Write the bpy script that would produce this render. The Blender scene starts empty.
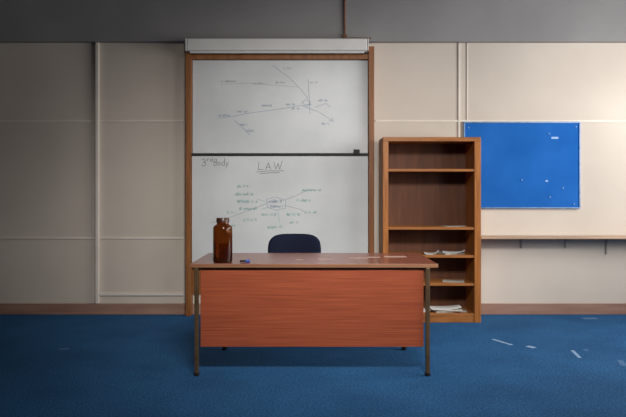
import bpy, bmesh, math, random
from mathutils import Vector, Matrix
random.seed(7)
scene = bpy.context.scene
col = scene.collection
WL = {}          # world location of every object made here

# ------------------------------------------------------------ materials
def lin(c):
    return tuple(((v/255)/12.92 if v/255 <= 0.04045 else ((v/255+0.055)/1.055)**2.4) for v in c)+(1,)

def base_mat(name, rough=0.6, metallic=0.0, spec=0.5):
    m = bpy.data.materials.new(name); m.use_nodes = True
    nt = m.node_tree; b = nt.nodes['Principled BSDF']
    b.inputs['Roughness'].default_value = rough
    b.inputs['Metallic'].default_value = metallic
    b.inputs['Specular IOR Level'].default_value = spec
    return m, nt, b

def noisy(name, c1, c2, scale=(5,5,5), detail=6, rough=0.6, metallic=0, spec=0.4, bump=0.0, lo=0.3, hi=0.7, bscale=None, dist=0.0):
    m, nt, b = base_mat(name, rough, metallic, spec)
    tc = nt.nodes.new('ShaderNodeTexCoord'); mp = nt.nodes.new('ShaderNodeMapping')
    mp.inputs['Scale'].default_value = scale
    nt.links.new(tc.outputs['Object'], mp.inputs['Vector'])
    n = nt.nodes.new('ShaderNodeTexNoise'); n.inputs['Scale'].default_value = 1; n.inputs['Detail'].default_value = detail
    n.inputs['Distortion'].default_value = dist
    nt.links.new(mp.outputs[0], n.inputs['Vector'])
    r = nt.nodes.new('ShaderNodeValToRGB')
    r.color_ramp.elements[0].position = lo; r.color_ramp.elements[0].color = lin(c1)
    r.color_ramp.elements[1].position = hi; r.color_ramp.elements[1].color = lin(c2)
    nt.links.new(n.outputs['Fac'], r.inputs['Fac']); nt.links.new(r.outputs['Color'], b.inputs['Base Color'])
    if bump > 0:
        n2 = n
        if bscale:
            n2 = nt.nodes.new('ShaderNodeTexNoise'); n2.inputs['Scale'].default_value = bscale; n2.inputs['Detail'].default_value = 3
            nt.links.new(tc.outputs['Object'], n2.inputs['Vector'])
        bp = nt.nodes.new('ShaderNodeBump'); bp.inputs['Strength'].default_value = bump; bp.inputs['Distance'].default_value = 0.01
        nt.links.new(n2.outputs['Fac'], bp.inputs['Height']); nt.links.new(bp.outputs[0], b.inputs['Normal'])
    return m

M_wall = noisy('wall_paint', (190,179,167), (206,195,183), (0.9,0.9,0.9), 5, 0.8, spec=0.2, bump=0.06, bscale=60)
M_strip = noisy('strip_paint', (204,195,184), (222,213,202), (3,3,3), 3, 0.6)
M_side = noisy('unseen_wall_dark', (92,80,68), (108,96,82), (0.9,0.9,0.9), 5, 0.8)  # unseen walls darkened so the left of the room gets less light
M_ceil = noisy('ceiling_paint', (128,126,126), (144,142,142), (1.0,1.0,1.0), 4, 0.85, bump=0.05, bscale=30)
M_skirt = noisy('skirting_wood', (136,102,86), (158,124,108), (2,8,20), 5, 0.55)
M_frame = noisy('board_frame_wood', (108,64,30), (146,92,46), (30,30,2.5), 6, 0.5, dist=0.6)
M_white = noisy('whiteboard_enamel', (184,187,188), (203,205,205), (1.8,1.8,1.8), 8, 0.38, spec=0.4)
M_black = noisy('black_rubber', (18,18,20), (28,28,30), (9,9,9), 3, 0.6)
M_hous = noisy('screen_case_paint', (194,193,189), (208,207,203), (2,2,2), 4, 0.5)
M_bkwood = noisy('bookcase_teak', (128,76,32), (176,110,52), (25,25,2.2), 7, 0.4, dist=0.8)
M_bkwoodh = noisy('bookcase_teak_across', (126,76,34), (170,108,54), (2.2,25,25), 7, 0.4, dist=0.8)
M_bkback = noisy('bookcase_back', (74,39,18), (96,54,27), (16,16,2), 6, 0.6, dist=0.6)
M_ledge = noisy('ledge_wood', (160,130,104), (186,156,130), (2,20,20), 5, 0.45)
M_metal = noisy('bronze_metal', (96,76,56), (124,100,74), (14,14,14), 3, 0.38, 0.6)
M_steel = noisy('dull_steel', (130,128,126), (160,158,155), (14,14,14), 3, 0.4, 0.5)
M_brk = noisy('bracket_paint', (140,132,124), (164,156,147), (14,14,14), 3, 0.5)
M_alu = noisy('aluminium', (90,116,150), (122,142,172), (14,14,14), 3, 0.4, 0.4)
M_rust = noisy('rusty_conduit', (98,66,48), (128,88,66), (20,20,20), 4, 0.7)
M_paper = noisy('paper', (215,215,213), (232,232,230), (8,8,8), 3, 0.8)
M_paper2 = noisy('aged_paper', (178,170,158), (198,190,178), (8,8,8), 3, 0.8)
M_slip = noisy('faded_slip', (160,128,114), (190,162,148), (8,8,8), 3, 0.6)
M_scrap = noisy('carpet_scrap_paper', (96,134,172), (154,174,198), (40,40,40), 4, 0.8)
M_dim = noisy('dusty_paper', (46,90,134), (80,114,150), (40,40,40), 4, 0.8)
M_cover = noisy('booklet_cover', (120,118,112), (165,160,150), (18,18,18), 3, 0.6)
M_fabric = noisy('navy_fabric', (10,14,30), (18,24,46), (160,160,160), 3, 0.9, spec=0.2, bump=0.25)
M_plastic = noisy('black_plastic', (14,14,16), (24,24,27), (10,10,10), 3, 0.45)
M_felt = noisy('blue_felt', (20,86,160), (34,100,178), (2.5,2.5,2.5), 8, 0.9, spec=0.15, bump=0.1, bscale=300)
M_blue = noisy('blue_plastic', (20,60,150), (28,74,170), (8,8,8), 2, 0.35)
M_pin = noisy('pin_plastic', (120,154,200), (150,176,210), (8,8,8), 2, 0.35)
M_winframe = noisy('window_frame_paint', (200,200,198), (215,215,212), (3,3,3), 3, 0.5)
M_inkblue = noisy('ink_faded_blue', (98,120,152), (134,152,174), (30,30,30), 3, 0.6)
M_inkdark = noisy('ink_dark', (24,26,42), (50,52,68), (30,30,30), 3, 0.6)
M_inkline = noisy('ink_worn_dark', (96,100,114), (130,133,145), (30,30,30), 3, 0.6)
M_inkgreen = noisy('ink_green', (66,148,142), (120,174,168), (30,30,30), 3, 0.6)
M_inkgray = noisy('ink_faded_gray', (128,138,146), (156,164,168), (30,30,30), 3, 0.6)
M_cap = noisy('dark_cap', (44,22,14), (66,34,22), (10,10,10), 2, .35)

def wood_laminate(name, dark, light, fine, rough=0.42):
    m, nt, b = base_mat(name, rough, 0, 0.35)
    tc = nt.nodes.new('ShaderNodeTexCoord')
    def ns(sc, det, dist=0):
        mp = nt.nodes.new('ShaderNodeMapping'); mp.inputs['Scale'].default_value = sc
        nt.links.new(tc.outputs['Object'], mp.inputs['Vector'])
        n = nt.nodes.new('ShaderNodeTexNoise'); n.inputs['Scale'].default_value = 1; n.inputs['Detail'].default_value = det
        n.inputs['Distortion'].default_value = dist
        nt.links.new(mp.outputs[0], n.inputs['Vector']); return n
    a = ns((2.5, fine*0.6, fine), 3, 0.0); c = ns((0.3, 6, 9), 2, 0.0)
    mx = nt.nodes.new('ShaderNodeMath'); mx.operation = 'MULTIPLY_ADD'; mx.inputs[1].default_value = 0.88
    m2 = nt.nodes.new('ShaderNodeMath'); m2.operation = 'MULTIPLY'; m2.inputs[1].default_value = 0.12
    nt.links.new(c.outputs['Fac'], m2.inputs[0]); nt.links.new(a.outputs['Fac'], mx.inputs[0]); nt.links.new(m2.outputs[0], mx.inputs[2])
    r = nt.nodes.new('ShaderNodeValToRGB')
    r.color_ramp.elements[0].position = 0.32; r.color_ramp.elements[0].color = lin(dark)
    r.color_ramp.elements[1].position = 0.66; r.color_ramp.elements[1].color = lin(light)
    nt.links.new(mx.outputs[0], r.inputs['Fac']); nt.links.new(r.outputs['Color'], b.inputs['Base Color'])
    return m
M_panel = wood_laminate('desk_panel_laminate', (128,60,38), (164,84,54), 210)
M_top = wood_laminate('desk_top_laminate', (112,60,46), (136,78,60), 60, 0.24)
M_edge = noisy('desk_edge_wood', (124,82,58), (152,108,80), (2,20,20), 5, 0.4)

# carpet
M_carpet, nt, b = base_mat('blue_carpet', 0.85, 0, 0.12)
tc = nt.nodes.new('ShaderNodeTexCoord')
def N(scale, detail, rough=0.5):
    n = nt.nodes.new('ShaderNodeTexNoise'); n.inputs['Scale'].default_value = scale; n.inputs['Detail'].default_value = detail
    n.inputs['Roughness'].default_value = rough
    nt.links.new(tc.outputs['Object'], n.inputs['Vector']); return n
na, nb, nc = N(80, 5, 0.85), N(1.9, 7, 0.6), N(32, 4)
r1 = nt.nodes.new('ShaderNodeValToRGB')
r1.color_ramp.elements[0].position = 0.37; r1.color_ramp.elements[0].color = lin((10,48,88))
r1.color_ramp.elements[1].position = 0.65; r1.color_ramp.elements[1].color = lin((56,114,164))
nt.links.new(na.outputs['Fac'], r1.inputs['Fac'])
r2 = nt.nodes.new('ShaderNodeValToRGB')
r2.color_ramp.elements[0].position = 0.34; r2.color_ramp.elements[0].color = (0.8,0.8,0.82,1)
r2.color_ramp.elements[1].position = 0.66; r2.color_ramp.elements[1].color = (1.1,1.09,1.07,1)
nt.links.new(nb.outputs['Fac'], r2.inputs['Fac'])
mx = nt.nodes.new('ShaderNodeMix'); mx.data_type = 'RGBA'; mx.blend_type = 'MULTIPLY'; mx.inputs[0].default_value = 1
nt.links.new(r1.outputs[0], mx.inputs[6]); nt.links.new(r2.outputs[0], mx.inputs[7])
r3 = nt.nodes.new('ShaderNodeValToRGB')
r3.color_ramp.elements[0].position = 0.66; r3.color_ramp.elements[0].color = (0,0,0,1)
r3.color_ramp.elements[1].position = 0.78; r3.color_ramp.elements[1].color = (0.4,0.4,0.4,1)
nt.links.new(nc.outputs['Fac'], r3.inputs['Fac'])
mx2 = nt.nodes.new('ShaderNodeMix'); mx2.data_type = 'RGBA'
nt.links.new(r3.outputs[0], mx2.inputs[0]); nt.links.new(mx.outputs[2], mx2.inputs[6]); mx2.inputs[7].default_value = lin((110,150,185))
nt.links.new(mx2.outputs[2], b.inputs['Base Color'])
bp = nt.nodes.new('ShaderNodeBump'); bp.inputs['Strength'].default_value = 0.6; bp.inputs['Distance'].default_value = 0.01
nt.links.new(na.outputs['Fac'], bp.inputs['Height']); nt.links.new(bp.outputs[0], b.inputs['Normal'])

# amber glass
M_amber, nt, b = base_mat('amber_glass', 0.03, 0, 0.5)
b.inputs['Transmission Weight'].default_value = 1.0
b.inputs['IOR'].default_value = 1.4
tc = nt.nodes.new('ShaderNodeTexCoord'); n = nt.nodes.new('ShaderNodeTexNoise'); n.inputs['Scale'].default_value = 6
nt.links.new(tc.outputs['Object'], n.inputs['Vector'])
r = nt.nodes.new('ShaderNodeValToRGB'); r.color_ramp.elements[0].color = lin((170,116,70)); r.color_ramp.elements[1].color = lin((188,132,84))
nt.links.new(n.outputs['Fac'], r.inputs['Fac']); nt.links.new(r.outputs[0], b.inputs['Base Color'])

# ------------------------------------------------------------ builders
def link(name, me, mats, origin, parent=None):
    o = bpy.data.objects.new(name, me)
    for m in (mats if isinstance(mats, (list, tuple)) else [mats]):
        me.materials.append(m)
    col.objects.link(o)
    WL[o] = Vector(origin)
    if parent is not None:
        o.parent = parent; o.location = Vector(origin) - WL[parent]
    else:
        o.location = origin
    return o

def boxes(name, bs, mat, parent=None, bevel=0.0, origin=None):
    lo = [min(b[i*2] for b in bs) for i in range(3)]; hi = [max(b[i*2+1] for b in bs) for i in range(3)]
    if origin is None: origin = ((lo[0]+hi[0])/2, (lo[1]+hi[1])/2, lo[2])
    bm = bmesh.new()
    for b in bs:
        r = bmesh.ops.create_cube(bm, size=1)
        for v in r['verts']:
            v.co = Vector(((b[0]+b[1])/2 + v.co.x*(b[1]-b[0]) - origin[0],
                           (b[2]+b[3])/2 + v.co.y*(b[3]-b[2]) - origin[1],
                           (b[4]+b[5])/2 + v.co.z*(b[5]-b[4]) - origin[2]))
    me = bpy.data.meshes.new(name); bm.to_mesh(me); bm.free()
    o = link(name, me, mat, origin, parent)
    if bevel > 0:
        md = o.modifiers.new('bevel', 'BEVEL'); md.width = bevel; md.segments = 2; md.limit_method = 'ANGLE'
    return o

def lathe(name, prof, mat, origin, parent=None, seg=40, axis='Z'):
    bm = bmesh.new(); rings = []
    for (r, z) in prof:
        if r < 1e-6:
            ring = [bm.verts.new((0,0,z))]*seg
        else:
            ring = []
            for i in range(seg):
                a = 2*math.pi*i/seg; ring.append(bm.verts.new((r*math.cos(a), r*math.sin(a), z)))
        rings.append(ring)
    for a, c in zip(rings[:-1], rings[1:]):
        for i in range(seg):
            j = (i+1) % seg
            vs = []
            for v in (a[i], a[j], c[j], c[i]):
                if v not in vs: vs.append(v)
            if len(vs) >= 3:
                try: bm.faces.new(vs)
                except ValueError: pass
    bmesh.ops.recalc_face_normals(bm, faces=bm.faces)
    if axis == 'X': bmesh.ops.rotate(bm, verts=bm.verts, matrix=Matrix.Rotation(math.pi/2, 3, 'Y'))
    if axis == 'Y': bmesh.ops.rotate(bm, verts=bm.verts, matrix=Matrix.Rotation(math.pi/2, 3, 'X'))
    for f in bm.faces: f.smooth = True
    me = bpy.data.meshes.new(name); bm.to_mesh(me); bm.free()
    o = link(name, me, mat, origin, parent)
    md = o.modifiers.new('edge', 'EDGE_SPLIT'); md.split_angle = math.radians(50)
    return o

def empty(name, loc):
    e = bpy.data.objects.new(name, None); e.empty_display_size = 0.1; e.location = loc
    col.objects.link(e); WL[e] = Vector(loc); return e

def top(o, label, cat, group=None, kind=None):
    o["label"] = label; o["category"] = cat
    if group: o["group"] = group
    if kind: o["kind"] = kind
    return o
def struct(o, label):
    o["kind"] = "structure"; o["label"] = label; return o

# image pixels on wall plane: 101 per metre, origin (313,191) at eye level 1.22 m
S = 101.0
def wx(u): return (u-313)/S
def wz(v): return 1.22+(191-v)/S

XL, XR, YF, ZC = -4.3, 3.95, -8.2, 3.3
# ------------------------------------------------------------ room shell
struct(boxes('floor', [(XL-.2, XR+.2, YF-.2, 0.2, -0.1, 0)], M_carpet, origin=(0,0,0)), "worn blue carpet with lint and scraps")
struct(boxes('ceiling', [(XL-.2, XR+.2, YF-.2, 0.2, ZC, ZC+.1)], M_ceil), "grey painted ceiling")
struct(boxes('wall_back', [(XL-.2, XR+.2, 0, 0.2, 0, ZC)], M_wall), "cream panelled classroom wall")
struct(boxes('wall_left', [(XL-.2, XL, YF, 0, 0, ZC)], M_side), "unseen wall, grey brown to cut bounced light")
struct(boxes('wall_front', [(XL-.2, XR+.2, YF-.2, YF, 0, ZC)], M_side), "unseen wall, grey brown to cut bounced light")
wins = [(-2.5, -0.5), (-4.7, -2.9)]  # second opening is an unseen window added to light the desk front
ws0, ws1 = 0.95, 2.75
struct(boxes('wall_right', [(XR, XR+.2, YF, 0, 0, ws0), (XR, XR+.2, YF, 0, ws1, ZC), (XR, XR+.2, -0.5, 0, ws0, ws1),
        (XR, XR+.2, -2.9, -2.5, ws0, ws1), (XR, XR+.2, YF, -4.7, ws0, ws1)], M_wall), "cream painted window wall")
for i, (a, c) in enumerate(wins):
    m = (a+c)/2
    fr = boxes('window_%d' % (i+1), [(XR+.06,XR+.12,a,c,ws0,ws0+.06),(XR+.06,XR+.12,a,c,ws1-.06,ws1),(XR+.06,XR+.12,a,a+.06,ws0,ws1),
          (XR+.06,XR+.12,c-.06,c,ws0,ws1),(XR+.06,XR+.12,m-.03,m+.03,ws0,ws1)], M_winframe)
    struct(fr, "unseen white framed classroom window")
# beam
ZB = 2.685
struct(boxes('trim_1', [(XL, XR, -0.07, 0, ZB, ZC)], M_ceil, bevel=0.004), "grey concrete ceiling beam above the boards")
zA, zB_, zC_ = wz(121), wz(238), wz(294)
k = 2
def trim(b, mat=M_strip, label="painted cover strip over wall panel joint", bev=0.002):
    global k
    o = boxes('trim_%d' % k, [b], mat, bevel=bev); k += 1
    return struct(o, label)
trim((XL, -1.28, -0.009, 0, zA-.009, zA+.009))
trim((.62, XR, -0.009, 0, zA-.009, zA+.009))
trim((XL, -1.28, -0.010, 0, zB_-.010, zB_+.010))
trim((wx(100), -1.28, -0.018, 0, zC_-.014, zC_+.014))
trim((wx(93)-.006, wx(93)+.006, -0.008, 0, .11, ZB))
trim((wx(459)-.009, wx(459)+.009, -0.012, 0, 1.0, ZB))
trim((wx(467)-.005, wx(467)+.005, -0.008, 0, 1.0, ZB))
trim((wx(98)-.017, wx(98)+.017, -0.035, 0, .11, ZB), label="white vertical cable trunking", bev=0.005)
struct(boxes('baseboard_back', [(XL, XR, -0.018, 0, 0, 0.108)], M_skirt, bevel=0.003), "reddish brown wooden skirting")
struct(boxes('baseboard_left', [(XL, XL+.018, YF, -0.02, 0, 0.108)], M_skirt, bevel=0.003), "reddish brown wooden skirting")
struct(boxes('baseboard_right', [(XR-.018, XR, YF, -0.02, 0, 0.108)], M_skirt, bevel=0.003), "reddish brown wooden skirting")

# conduit on beam
cx = 0.31
pipe = lathe('conduit_pipe', [(0,0),(0.010,0),(0.010,ZC-2.7505),(0,ZC-2.7505)], M_rust, (cx, -0.0805, 2.75), seg=16)
top(pipe, "thin rusty brown conduit running down the ceiling beam", "pipe")
jb = boxes('junction_box', [(cx-.022, cx+.022, -0.098, -0.0702, 2.702, 2.75)], M_rust, bevel=0.004)
cab = boxes('cable', [(cx+.022, cx+.26, -0.080, -0.0702, 2.708, 2.720)], M_rust, parent=jb, bevel=0.003)
top(jb, "small brown conduit junction box on the beam edge", "junction box")

# ------------------------------------------------------------ whiteboard
wb = top(empty('whiteboard', (wx(280), -0.05, 0)), "double vertically sliding whiteboard in tall wooden frame with handwriting", "whiteboard")
FX0, FX1 = -1.243, .597
boxes('frame_post', [(FX0, FX0+.055, -0.10, -0.001, 0, 2.60)], M_frame, wb, 0.003)
boxes('frame_post', [(FX1-.055, FX1, -0.10, -0.001, 0, 2.63)], M_frame, wb, 0.003)
boxes('top_rail', [(FX0+.055, FX1-.055, -0.09, -0.001, wz(61), wz(56))], M_frame, wb, 0.003)
BX0, BX1 = FX0+.058, FX1-.058
pu = boxes('writing_panel', [(BX0, BX1, -0.045, -0.02, wz(153.5), wz(61))], M_white, wb, 0.003)
pl = boxes('writing_panel', [(BX0, BX1, -0.075, -0.05, 0.52, wz(156.5))], M_white, wb, 0.003)
boxes('divider_rail', [(BX0, BX1, -0.085, -0.015, wz(156.3), wz(154.3))], M_black, wb, 0.002)
boxes('lower_rail', [(BX0, BX1, -0.085, -0.01, 0.48, 0.52)], M_frame, wb, 0.003)
boxes('backing_panel', [(FX0+.055, FX1-.055, -0.015, -0.001, 0.2, 0.48)], M_frame, wb, 0.0)
boxes('handle', [(wx(353), wx(359), -0.10, -0.085, wz(154.8), wz(150))], M_black, wb, 0.004)

def ribbons(name, strokes, mat, parent, y, width=0.004):
    bm = bmesh.new(); o0 = WL[parent]
    for s in strokes:
        pts = [Vector((wx(u), wz(v))) for u, v in s]
        for p, q in zip(pts[:-1], pts[1:]):
            d = q-p
            if d.length < 1e-5: continue
            n = Vector((-d.y, d.x)).normalized()*width/2; e = d.normalized()*width*0.3
            vs = [bm.verts.new((w.x-o0.x, y-o0.y, w.y-o0.z)) for w in (p+n-e, q+n+e, q-n+e, p-n-e)]
            bm.faces.new(vs)
    me = bpy.data.meshes.new(name); bm.to_mesh(me); bm.free()
    o = link(name, me, mat, tuple(o0), parent); o["kind"] = "stuff"
    return o

G = {  # single stroke letters in a unit box, y down
 'L': [[(0.08,-0.02),(0.02,0.5),(-0.04,1),(0.3,0.97),(0.72,1.0)]],
 'A': [[(-0.05,1.04),(0.2,0.4),(0.42,-0.05),(0.62,0.5),(0.8,1.0)],[(0.08,0.68),(0.74,0.58)]],
 'W': [[(0,0.04),(0.12,0.6),(0.25,1),(0.4,0.6),(0.5,0.22),(0.6,0.6),(0.72,1.02),(0.86,0.5),(1.02,-0.08)]],
 '3': [[(0.0,0.12),(0.3,-0.02),(0.6,0.15),(0.55,0.38),(0.22,0.47),(0.6,0.58),(0.65,0.85),(0.3,1.02),(-0.02,0.88)]],
 'r': [[(0.05,0.35),(0.08,1)],[(0.08,0.55),(0.3,0.36),(0.5,0.42)]],
 'd': [[(0.5,-0.1),(0.5,1)],[(0.5,0.45),(0.05,0.5),(0.05,0.98),(0.5,0.98)]],
 'B': [[(0.05,0),(0.05,1),(0.55,0.95),(0.55,0.55),(0.05,0.48),(0.5,0.42),(0.48,0.02),(0.05,0)]],
 'o': [[(0.25,0.45),(0.02,0.72),(0.22,1),(0.5,0.75),(0.25,0.45)]],
 'y': [[(0.05,0.5),(0.25,0.95)],[(0.5,0.48),(0.25,0.98),(0.02,1.45)]],
}
def word(t, u, v, h, w=None, sp=0.78):
    out = []
    w = w or h
    for ch in t:
        for s in G[ch]: out.append([(u+a*w, v+c*h) for a, c in s])
        u += w*sp
    return out
def scrawl(u, v, length, h=2.2, slope=0.0):
    """illegible small handwriting"""
    s = []; cur = []; x = 0
    while x < length:
        up = random.uniform(0.1, 1.0)
        cur.append((u+x, v+slope*x + h*0.5*random.uniform(.6,1))); cur.append((u+x+0.4, v+slope*x - h*0.5*up))
        x += random.uniform(0.9, 1.7)
        if random.random() < 0.25 and len(cur) > 3:
            s.append(cur); cur = []; x += 1.1
    if len(cur) > 1: s.append(cur)
    return s
yu, yl = -0.0458, -0.0758
up_lines = [[(219,119),(236,116.5),(247,114),(258,112.5),(285,109),(298,106.5),(312,105)], [(273,66),(280,71.5),(290,79),(301,90),(308,99)],
            [(308,80),(308.6,90),(309,95),(310,114)], [(303,107),(318,112),(332,121)], [(329,121),(333,122),(332,118)],
            [(235,121),(243,128),(250,135)],
            [(302,103),(307,100),(311,103),(307,107),(302,103)], [(315,108),(326,104),(330,108)]]
ribbons('handwriting', up_lines, M_inkblue, pu, yu, 0.0036)
t = []
for a in [(219,116,12),(238,112,10),(262,106,12),(286,105,9),(241,125,7),(247,131,8),(318,101,10),(322,124,7),(292,109,8)]:
    t += scrawl(*a, h=2.8)
ribbons('handwriting', t, M_inkblue, pu, yu-.0002, 0.0026)
t = []
for a in [(222,82,16),(254,84,12),(276,83,9),(310,83,8),(283,69,10)]:
    t += scrawl(*a, h=2.4)
ribbons('handwriting', t + [[(222,85),(250,84),(276,86),(300,88)]], M_inkgray, pu, yu-.0004, 0.0026)
ribbons('handwriting', word('3', 203.0, 159.2, 7.0, 6.4) + word('rd', 208.4, 157.6, 4.0, 4.2, .72) + word('Body', 214.8, 159.4, 6.4, 5.8, .68), M_inkdark, pl, yl, 0.0034)
ribbons('handwriting', word('L', 259, 162.9, 7.0, 6.6) + word('A', 266.4, 163.4, 6.6, 6.0) + word('W', 274.4, 162, 7.2, 8.0) + [[(257,172.2),(268,171.2),(284,171)], [(260,174.1),(270,173),(280,172.8)]], M_inkdark, pl, yl-.0002, 0.0036)
ln = [[(212,222.5),(224,219.5),(238,214.5),(254,208.5),(268,203)], [(282,201),(294,196.5),(308,190)], [(284,205),(300,209),(306,212)]]
ribbons('handwriting', ln, M_inkline, pl, yl-.0004, 0.0030)
t = scrawl(269,201,13,4) + scrawl(271,206,12,3) + [[(267,199),(276,197),(286,200),(286,208),(276,210),(268,207),(267,199)]]
ribbons('handwriting', t, M_inkblue, pl, yl-.0006, 0.0034)
t = []
for a in [(236,194,20),(238,201,20),(240,208.5,18),(262,214,14),(287,214,15),(297,200,14),(268,227,15),(244,219.5,13),(238,186.5,14),(290,222,10),(228,212,9)]:
    t += scrawl(*a, h=3.3, slope=random.uniform(-0.1,0.05))
ribbons('handwriting', t + [[(262,209),(270,207)],[(278,210),(280,222)],[(258,199),(268,202)]], M_inkgreen, pl, yl-.0008, 0.0028)
t = scrawl(302,190,19,2.8) + scrawl(305,212,13,2.8) + scrawl(226,225,10,2.4)
ribbons('handwriting', t, M_inkgreen, pl, yl-.001, 0.0030)

# projection screen case
sc = top(empty('projector_screen', (-.345, -0.14, 2.54)), "rolled up projection screen in long off-white case", "projection screen")
zs0, zs1 = 2.54, 2.688
boxes('case', [(-1.216, .524, -0.19, -0.102, zs0+.03, zs1)], M_hous, sc, 0.012)
boxes('end_cap', [(-1.228, -1.216, -0.19, -0.102, zs0+.03, zs1)], M_hous, sc, 0.004)
boxes('end_cap', [(.524, .535, -0.19, -0.102, zs0+.03, zs1)], M_hous, sc, 0.004)
boxes('bottom_bar', [(-1.19, .495, -0.165, -0.135, zs0+.012, zs0+.03)], M_hous, sc, 0.004)
boxes('wall_bracket', [(-1.12, -1.08, -0.125, -0.0705, 2.688, 2.70)], M_steel, sc)
boxes('wall_bracket', [(.20, .24, -0.125, -0.0705, 2.688, 2.70)], M_steel, sc)

# ------------------------------------------------------------ notice board
nx0, nx1, nz0, nz1 = wx(463), wx(579.5), wz(208.5), wz(122)
nbd = top(empty('notice_board', ((nx0+nx1)/2, -0.012, nz0)), "bright blue felt notice board with pins and thin metal frame", "notice board")
boxes('felt_panel', [(nx0+.012, nx1-.012, -0.020, -0.0105, nz0+.012, nz1-.012)], M_felt, nbd)
boxes('board_frame', [(nx0, nx1, -0.028, -0.0102, nz0, nz0+.013), (nx0, nx1, -0.028, -0.0102, nz1-.013, nz1),
      (nx0, nx0+.013, -0.028, -0.0102, nz0+.013, nz1-.013), (nx1-.013, nx1, -0.028, -0.0102, nz0+.013, nz1-.013)], M_alu, nbd, 0.002)
pins = [(548,134),(521,180),(562,188),(549,197),(573,204),(468,128),(575,127)]
for i, (u, v) in enumerate(pins):
    p = lathe('push_pin', [(0,0.0),(0.005,0.0),(0.0035,0.004),(0.0035,0.008),(0.0052,0.011),(0,0.012)], M_pin, (wx(u), -0.0199, wz(v)), seg=14, axis='Y')
    top(p, "small pale push pin stuck in blue felt", "pin", "push pins on the notice board")
def flat(name, u, v, w, h, mat, lab):
    o = boxes(name, [(wx(u)-w/2, wx(u)+w/2, -0.0215, -0.0201, wz(v)-h/2, wz(v)+h/2)], mat)
    return top(o, lab, "paper")
flat('paper_scrap', 554, 138, 0.07, 0.02, M_pin, "torn pale paper strip pinned on blue felt")
flat('paper_scrap', 546, 181, 0.025, 0.016, M_pin, "tiny white paper remnant stuck on blue felt")

# ------------------------------------------------------------ wall ledge
lg = top(empty('wall_shelf', (2.7, -0.12, 0.765)), "long narrow wooden ledge on painted wall brackets", "shelf")
boxes('shelf_board', [(1.60, XR-.002, -0.25, -0.0085, 0.762, 0.781)], M_ledge, lg, 0.003)
for u in (521, 565, 606):
    x = wx(u); dep = .10 if u < 600 else .16
    boxes('bracket', [(x-.008, x+.008, -dep, -.009, .755, .762), (x-.008, x+.008, -.014, -.009, .755-dep, .755)], M_brk, lg, .001)

# ------------------------------------------------------------ bookcase
bx0, bx1, by0, by1, bz = 0.648, 1.556, -0.41, -0.045, 1.72
bk = top(empty('bookcase', ((bx0+bx1)/2, (by0+by1)/2, 0)), "tall open teak bookcase with loose papers on its shelves", "bookcase")
boxes('side_panel', [(bx0, bx0+.05, by0, by1, 0, bz-.04)], M_bkwood, bk, 0.003)
boxes('side_panel', [(bx1-.06, bx1, by0, by1, 0, bz-.04)], M_bkwood, bk, 0.003)
boxes('top_panel', [(bx0, bx1, by0, by1, bz-.04, bz)], M_bkwoodh, bk, 0.003)
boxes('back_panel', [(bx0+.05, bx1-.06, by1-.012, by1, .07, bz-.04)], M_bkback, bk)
boxes('plinth', [(bx0+.05, bx1-.06, by0+.01, by0+.03, 0, .06)], M_bkwoodh, bk, 0.002)
SH = {'a':1.425,'b':0.885,'c':0.625,'d':0.365,'e':0.085}
for kz, z in SH.items():
    boxes('shelf', [(bx0+.0505, bx1-.0605, by0+.006, by1-.0125, z-.024, z)], M_bkwoodh, bk, 0.002)

# ------------------------------------------------------------ paper
def sheet(name, x, y, z, w, l, rot, mat, label, cat="paper", curl=0.0, thick=0.0012, group=None, ph=0.0):
    bm = bmesh.new(); nx, ny = 8, 8
    def gz(i, j): return curl*(max(0, i/nx-.45)*1.8)**2*(0.5+0.5*math.sin(ph+3*j/ny)) + curl*.25*(max(0, .4-i/nx)*2)**2
    mz = min(gz(i, j) for i in range(nx+1) for j in range(ny+1))
    T = [[[bm.verts.new(((i/nx-.5)*w, (j/ny-.5)*l, gz(i, j)-mz+t*thick)) for j in range(ny+1)] for i in range(nx+1)] for t in (0, 1)]
    for i in range(nx):
        for j in range(ny):
            for t in (0, 1):
                g = T[t]; f = (g[i][j], g[i+1][j], g[i+1][j+1], g[i][j+1]); bm.faces.new(f if t else f[::-1])
    for i in range(nx):
        for j in (0, ny): bm.faces.new((T[0][i][j], T[0][i+1][j], T[1][i+1][j], T[1][i][j]))
    for j in range(ny):
        for i in (0, nx): bm.faces.new((T[0][i][j], T[0][i][j+1], T[1][i][j+1], T[1][i][j]))
    bmesh.ops.recalc_face_normals(bm, faces=bm.faces)
    me = bpy.data.meshes.new(name); bm.to_mesh(me); bm.free()
    o = link(name, me, mat, (x, y, z)); o.rotation_euler = (0, 0, rot)
    return top(o, label, cat, group)
z = SH['c']
sheet('booklet', 1.30, -.26, z+.0005, .21, .19, .3, M_cover, "grey booklet lying flat on bookcase shelf", "booklet", thick=.012)
sheet('paper_sheet', 1.33, -.27, z+.0130, .20, .20, -.15, M_paper, "loose white sheet on top of grey booklet", curl=.03, ph=1)
sheet('paper_sheet', 1.12, -.27, z+.0005, .13, .20, -.1, M_paper, "curled white sheet on bookcase shelf", curl=.04, ph=.8)
z = SH['e']
sheet('magazine', 1.28, -.27, z+.0005, .30, .19, .15, M_cover, "grey magazine at the bottom of the stack in bookcase", "magazine", thick=.014)
sheet('magazine', 1.26, -.28, z+.015, .28, .19, -.10, M_paper2, "cream magazine stacked on grey magazine", "magazine", thick=.012)
sheet('paper_sheet', 1.24, -.28, z+.0275, .28, .20, .06, M_paper, "loose white sheet topping magazine stack", curl=.03, ph=.6)
sheet('paper_sheet', .99, -.29, z+.0005, .20, .16, .4, M_paper, "creased white sheet on lowest bookcase shelf", curl=.02, ph=.6)
sheet('paper_sheet', 1.33, -.27, SH['b']+.0005, .20, .18, .2, M_paper2, "thin cream sheet lying on bookcase shelf", curl=.006)
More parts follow.
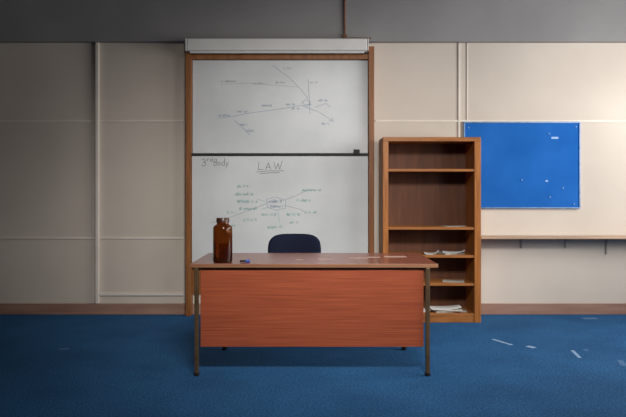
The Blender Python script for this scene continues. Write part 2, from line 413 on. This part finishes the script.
sheet('paper_sheet', 1.33, -.27, SH['d']+.0005, .20, .18, -.2, M_paper2, "flat cream sheet on lower bookcase shelf", curl=.006)
def fl(u, v):  # image pixel coordinates to a position on the floor
    d = 1.22*639/(v-191); return ((u-313)/639*d, -6.327+d)
for (u, v, w, l, r, m, lab) in [(502,342,.03,.22,.45,M_scrap,"crumpled pale paper strip on blue carpet"),
        (531,347,.05,.07,.6,M_scrap,"small pale paper scrap on blue carpet"),
        (576,354,.025,.22,-.15,M_scrap,"narrow pale paper strip on blue carpet"),
        (586,350,.04,.04,.2,M_dim,"tiny dusty paper scrap beside pale strip"),
        (622,363,.04,.16,-.3,M_dim,"torn dusty paper piece on blue carpet"),
        (64,349,.07,.05,.3,M_dim,"small dusty scrap on shadowed carpet"),
        (590,318.5,.14,.08,.1,M_dim,"flattened dusty sheet on carpet near skirting")]:
    x, y = fl(u, v)
    sheet('paper_scrap', x, y, 0.0, w, l, r, m, lab, curl=.0, thick=.0008, group="paper scraps on the carpet", ph=u)

# ------------------------------------------------------------ desk
dy0, dy1, dz = -2.123, -1.374, 0.74
dk = top(empty('desk', (0, (dy0+dy1)/2, 0)), "wooden teacher's desk with reddish laminate front and thin metal legs", "desk")
boxes('desktop', [(-.809, .822, dy0+.006, dy1, dz-.024, dz)], M_top, dk, 0.003)
boxes('edge_strip', [(-.811, .824, dy0, dy0+.0055, dz-.025, dz+.0005)], M_edge, dk, 0.002)
boxes('modesty_panel', [(-.745, .732, dy0+.028, dy0+.046, .188, dz-.034)], M_panel, dk, 0.002)
fr = boxes('frame', [(-.765, .755, dy0+.015, dy0+.04, dz-.034, dz-.0245), (-.72, .72, dy1-.06, dy1-.035, dz-.05, dz-.0245),
     (-.775, -.755, dy0+.05, dy1-.06, dz-.05, dz-.0245), (.745, .765, dy0+.05, dy1-.06, dz-.05, dz-.0245)], M_metal, dk, 0.002)
fr["label"] = "dark bronze under-top steel frame"
for (x, y) in [(-.769, dy0+.018), (.757, dy0+.016), (-.68, dy1-.04), (.70, dy1-.04)]:
    lgx = boxes('leg', [(x-.0135, x+.0135, y-.0135, y+.0135, .018, dz-.0245)], M_metal, dk, 0.004)
    lathe('foot_cap', [(0,0),(.016,0),(.019,.004),(.019,.022),(.0,.022)], M_black, (x, y, 0), lgx, seg=20)

# bottle on desk
bxp, byp = -.608, -2.02
bt = top(empty('bottle', (bxp, byp, dz)), "large amber brown glass bottle with dark screw cap", "bottle")
R = .065
prof = [(0,.002),(R-.01,0),(R-.002,.004),(R,.012),(R,.230),(R-.001,.238),(R-.006,.245),(.052,.250),(.044,.254),(.040,.260),(.040,.282),
        (.036,.282),(.036,.260),(.041,.250),(.050,.246),(R-.011,.240),(R-.006,.234),(R-.004,.226),(R-.004,.014),(R-.012,.007),(0,.008)]
lathe('glass_body', prof, M_amber, (bxp, byp, dz+.0003), bt, seg=56)
lathe('cap', [(0,.2825),(.0405,.2825),(.0405,.268),(.043,.268),(.043,.294),(.040,.298),(0,.299)], M_cap, (bxp, byp, dz+.0003), bt, seg=40)

# marker
mk_ = top(empty('marker_pen', (-.462, -2.03, dz)), "short blue marker pen lying on the desktop", "pen")
lathe('barrel', [(0,-.03),(.007,-.028),(.007,.015),(0,.015)], M_plastic, (-.462, -2.03, dz+.0089), mk_, seg=20, axis='X')
lathe('cap', [(0,.010),(.0088,.010),(.0088,.034),(.007,.038),(0,.038)], M_blue, (-.462, -2.03, dz+.0089), mk_, seg=20, axis='X')
for (x, y, w, l, r, m) in [(.085,-1.83,.10,.06,.1,M_slip),(.33,-1.75,.13,.07,-.1,M_slip),(.44,-1.70,.09,.06,.05,M_slip),(.60,-1.66,.16,.09,.05,M_slip),(-.10,-1.85,.05,.03,.3,M_slip)]:
    sheet('paper_slip', x, y, dz+.0005, w, l, r, m, "small pale paper slip lying on the desktop", curl=.0, thick=.0006, group="paper slips on the desk")

# ------------------------------------------------------------ office chair
cxx, cyy = -.158, -1.03
ch = top(empty('office_chair', (cxx, cyy, 0)), "navy blue fabric office swivel chair tucked behind the desk", "chair")
def cushion(name, cx, cy, cz, w, d, h, bend, mat, parent, upright):
    bm = bmesh.new()
    def P(a, rr, t):
        c, s = math.cos(a), math.sin(a); e = 0.5
        return (abs(c)**e*math.copysign(1, c)*w/2*rr, abs(s)**e*math.copysign(1, s)*h/2*rr, t)
    layers = [(0.0,-1),(0.6,-1),(0.9,-.9),(1,-.4),(1,.4),(0.9,.9),(0.6,1),(0,1)]
    rings = []
    for rr, t in layers:
        if rr == 0: rings.append([bm.verts.new((0,0,t*d/2))]); continue
        rings.append([bm.verts.new(P(2*math.pi*i/48, rr, t*d/2)) for i in range(48)])
    for a, c in zip(rings[:-1], rings[1:]):
        for i in range(48):
            j = (i+1) % 48
            if len(a) == 1: bm.faces.new((a[0], c[j], c[i]))
            elif len(c) == 1: bm.faces.new((a[i], a[j], c[0]))
            else: bm.faces.new((a[i], a[j], c[j], c[i]))
    for v in bm.verts:
        x, yv, t = v.co
        if upright: v.co = Vector((x, t - bend*(x/(w/2))**2, yv))
        else: v.co = Vector((x, yv, t + bend*(x/(w/2))**2))
    bmesh.ops.recalc_face_normals(bm, faces=bm.faces)
    for f in bm.faces: f.smooth = True
    me = bpy.data.meshes.new(name); bm.to_mesh(me); bm.free()
    return link(name, me, mat, (cx, cy, cz), parent)
cushion('backrest', cxx, cyy+.20, .665, .455, .06, .375, .05, M_fabric, ch, True)
cushion('seat', cxx, cyy-.04, .46, .47, .08, .44, .01, M_fabric, ch, False)
boxes('back_support', [(cxx-.03, cxx+.03, cyy+.225, cyy+.24, .42, .70), (cxx-.03, cxx+.03, cyy, cyy+.24, .395, .42)], M_plastic, ch, .004)
lathe('gas_stem', [(0,.10),(.028,.10),(.028,.26),(.016,.26),(.016,.42),(0,.42)], M_plastic, (cxx, cyy, 0), ch, seg=24)
for i in range(5):
    a = math.radians(90+72*i)
    bm = bmesh.new(); rr = bmesh.ops.create_cube(bm, size=1)
    for v in bm.verts:
        tt = v.co.x+.5; v.co = Vector((tt*.27, v.co.y*(.05-.02*tt), .10-.03*tt + v.co.z*.03))
    bmesh.ops.rotate(bm, verts=bm.verts, matrix=Matrix.Rotation(a, 3, 'Z'))
    me = bpy.data.meshes.new('base_arm'); bm.to_mesh(me); bm.free()
    arm = link('base_arm', me, M_plastic, (cxx, cyy, 0), ch)
    lathe('caster', [(0,-.02),(.02,-.02),(.0255,-.014),(.0255,.014),(.02,.02),(0,.02)], M_plastic, (cxx+.26*math.cos(a), cyy+.26*math.sin(a), .0256), arm, seg=20, axis='Y')

# ------------------------------------------------------------ light
def area(name, loc, aim, sx, sy, e, c=(1,1,1), spread=180):
    l = bpy.data.lights.new(name, 'AREA'); l.shape = 'RECTANGLE'; l.size = sx; l.size_y = sy; l.energy = e; l.color = c
    l.spread = math.radians(spread)
    o = bpy.data.objects.new(name, l); o.location = loc; col.objects.link(o)
    o.rotation_euler = (Vector(aim)-Vector(loc)).to_track_quat('-Z', 'Y').to_euler(); return o
# slanting daylight from window one; second lamp is added to light the desk front
area('daylight_window_one', (XR-.12, -1.6, 1.9), (0.6, -0.7, 1.6), 1.6, 1.6, 82, (1,.99,.975), 170)
area('desk_front_fill', (XR-.12, -3.8, 1.85), (0.0, -2.7, 1.2), 1.4, 1.6, 42, (1,.98,.955), 160)
# added fill light below the ceiling, aimed at boards and desk
area('front_fill', (0.4, -5.2, 3.15), (0.1, -1.15, 0.9), 1.2, 0.6, 36, (1,.965,.92), 60)

w = bpy.data.worlds.new('sky'); scene.world = w; w.use_nodes = True
bg = w.node_tree.nodes['Background']; bg.inputs['Color'].default_value = (.8,.88,1,1); bg.inputs['Strength'].default_value = 0.6

# ------------------------------------------------------------ camera
cd = bpy.data.cameras.new('camera'); cam = bpy.data.objects.new('camera', cd); col.objects.link(cam)
cam.location = (0, -6.327, 1.22); cam.rotation_euler = (math.radians(90), 0, 0)
cd.sensor_width = 36; cd.lens = 639/626*36; cd.shift_y = -17.5/626; cd.clip_start = 0.05
scene.camera = cam
scene.view_settings.view_transform = 'Standard'
scene.view_settings.look = 'None'
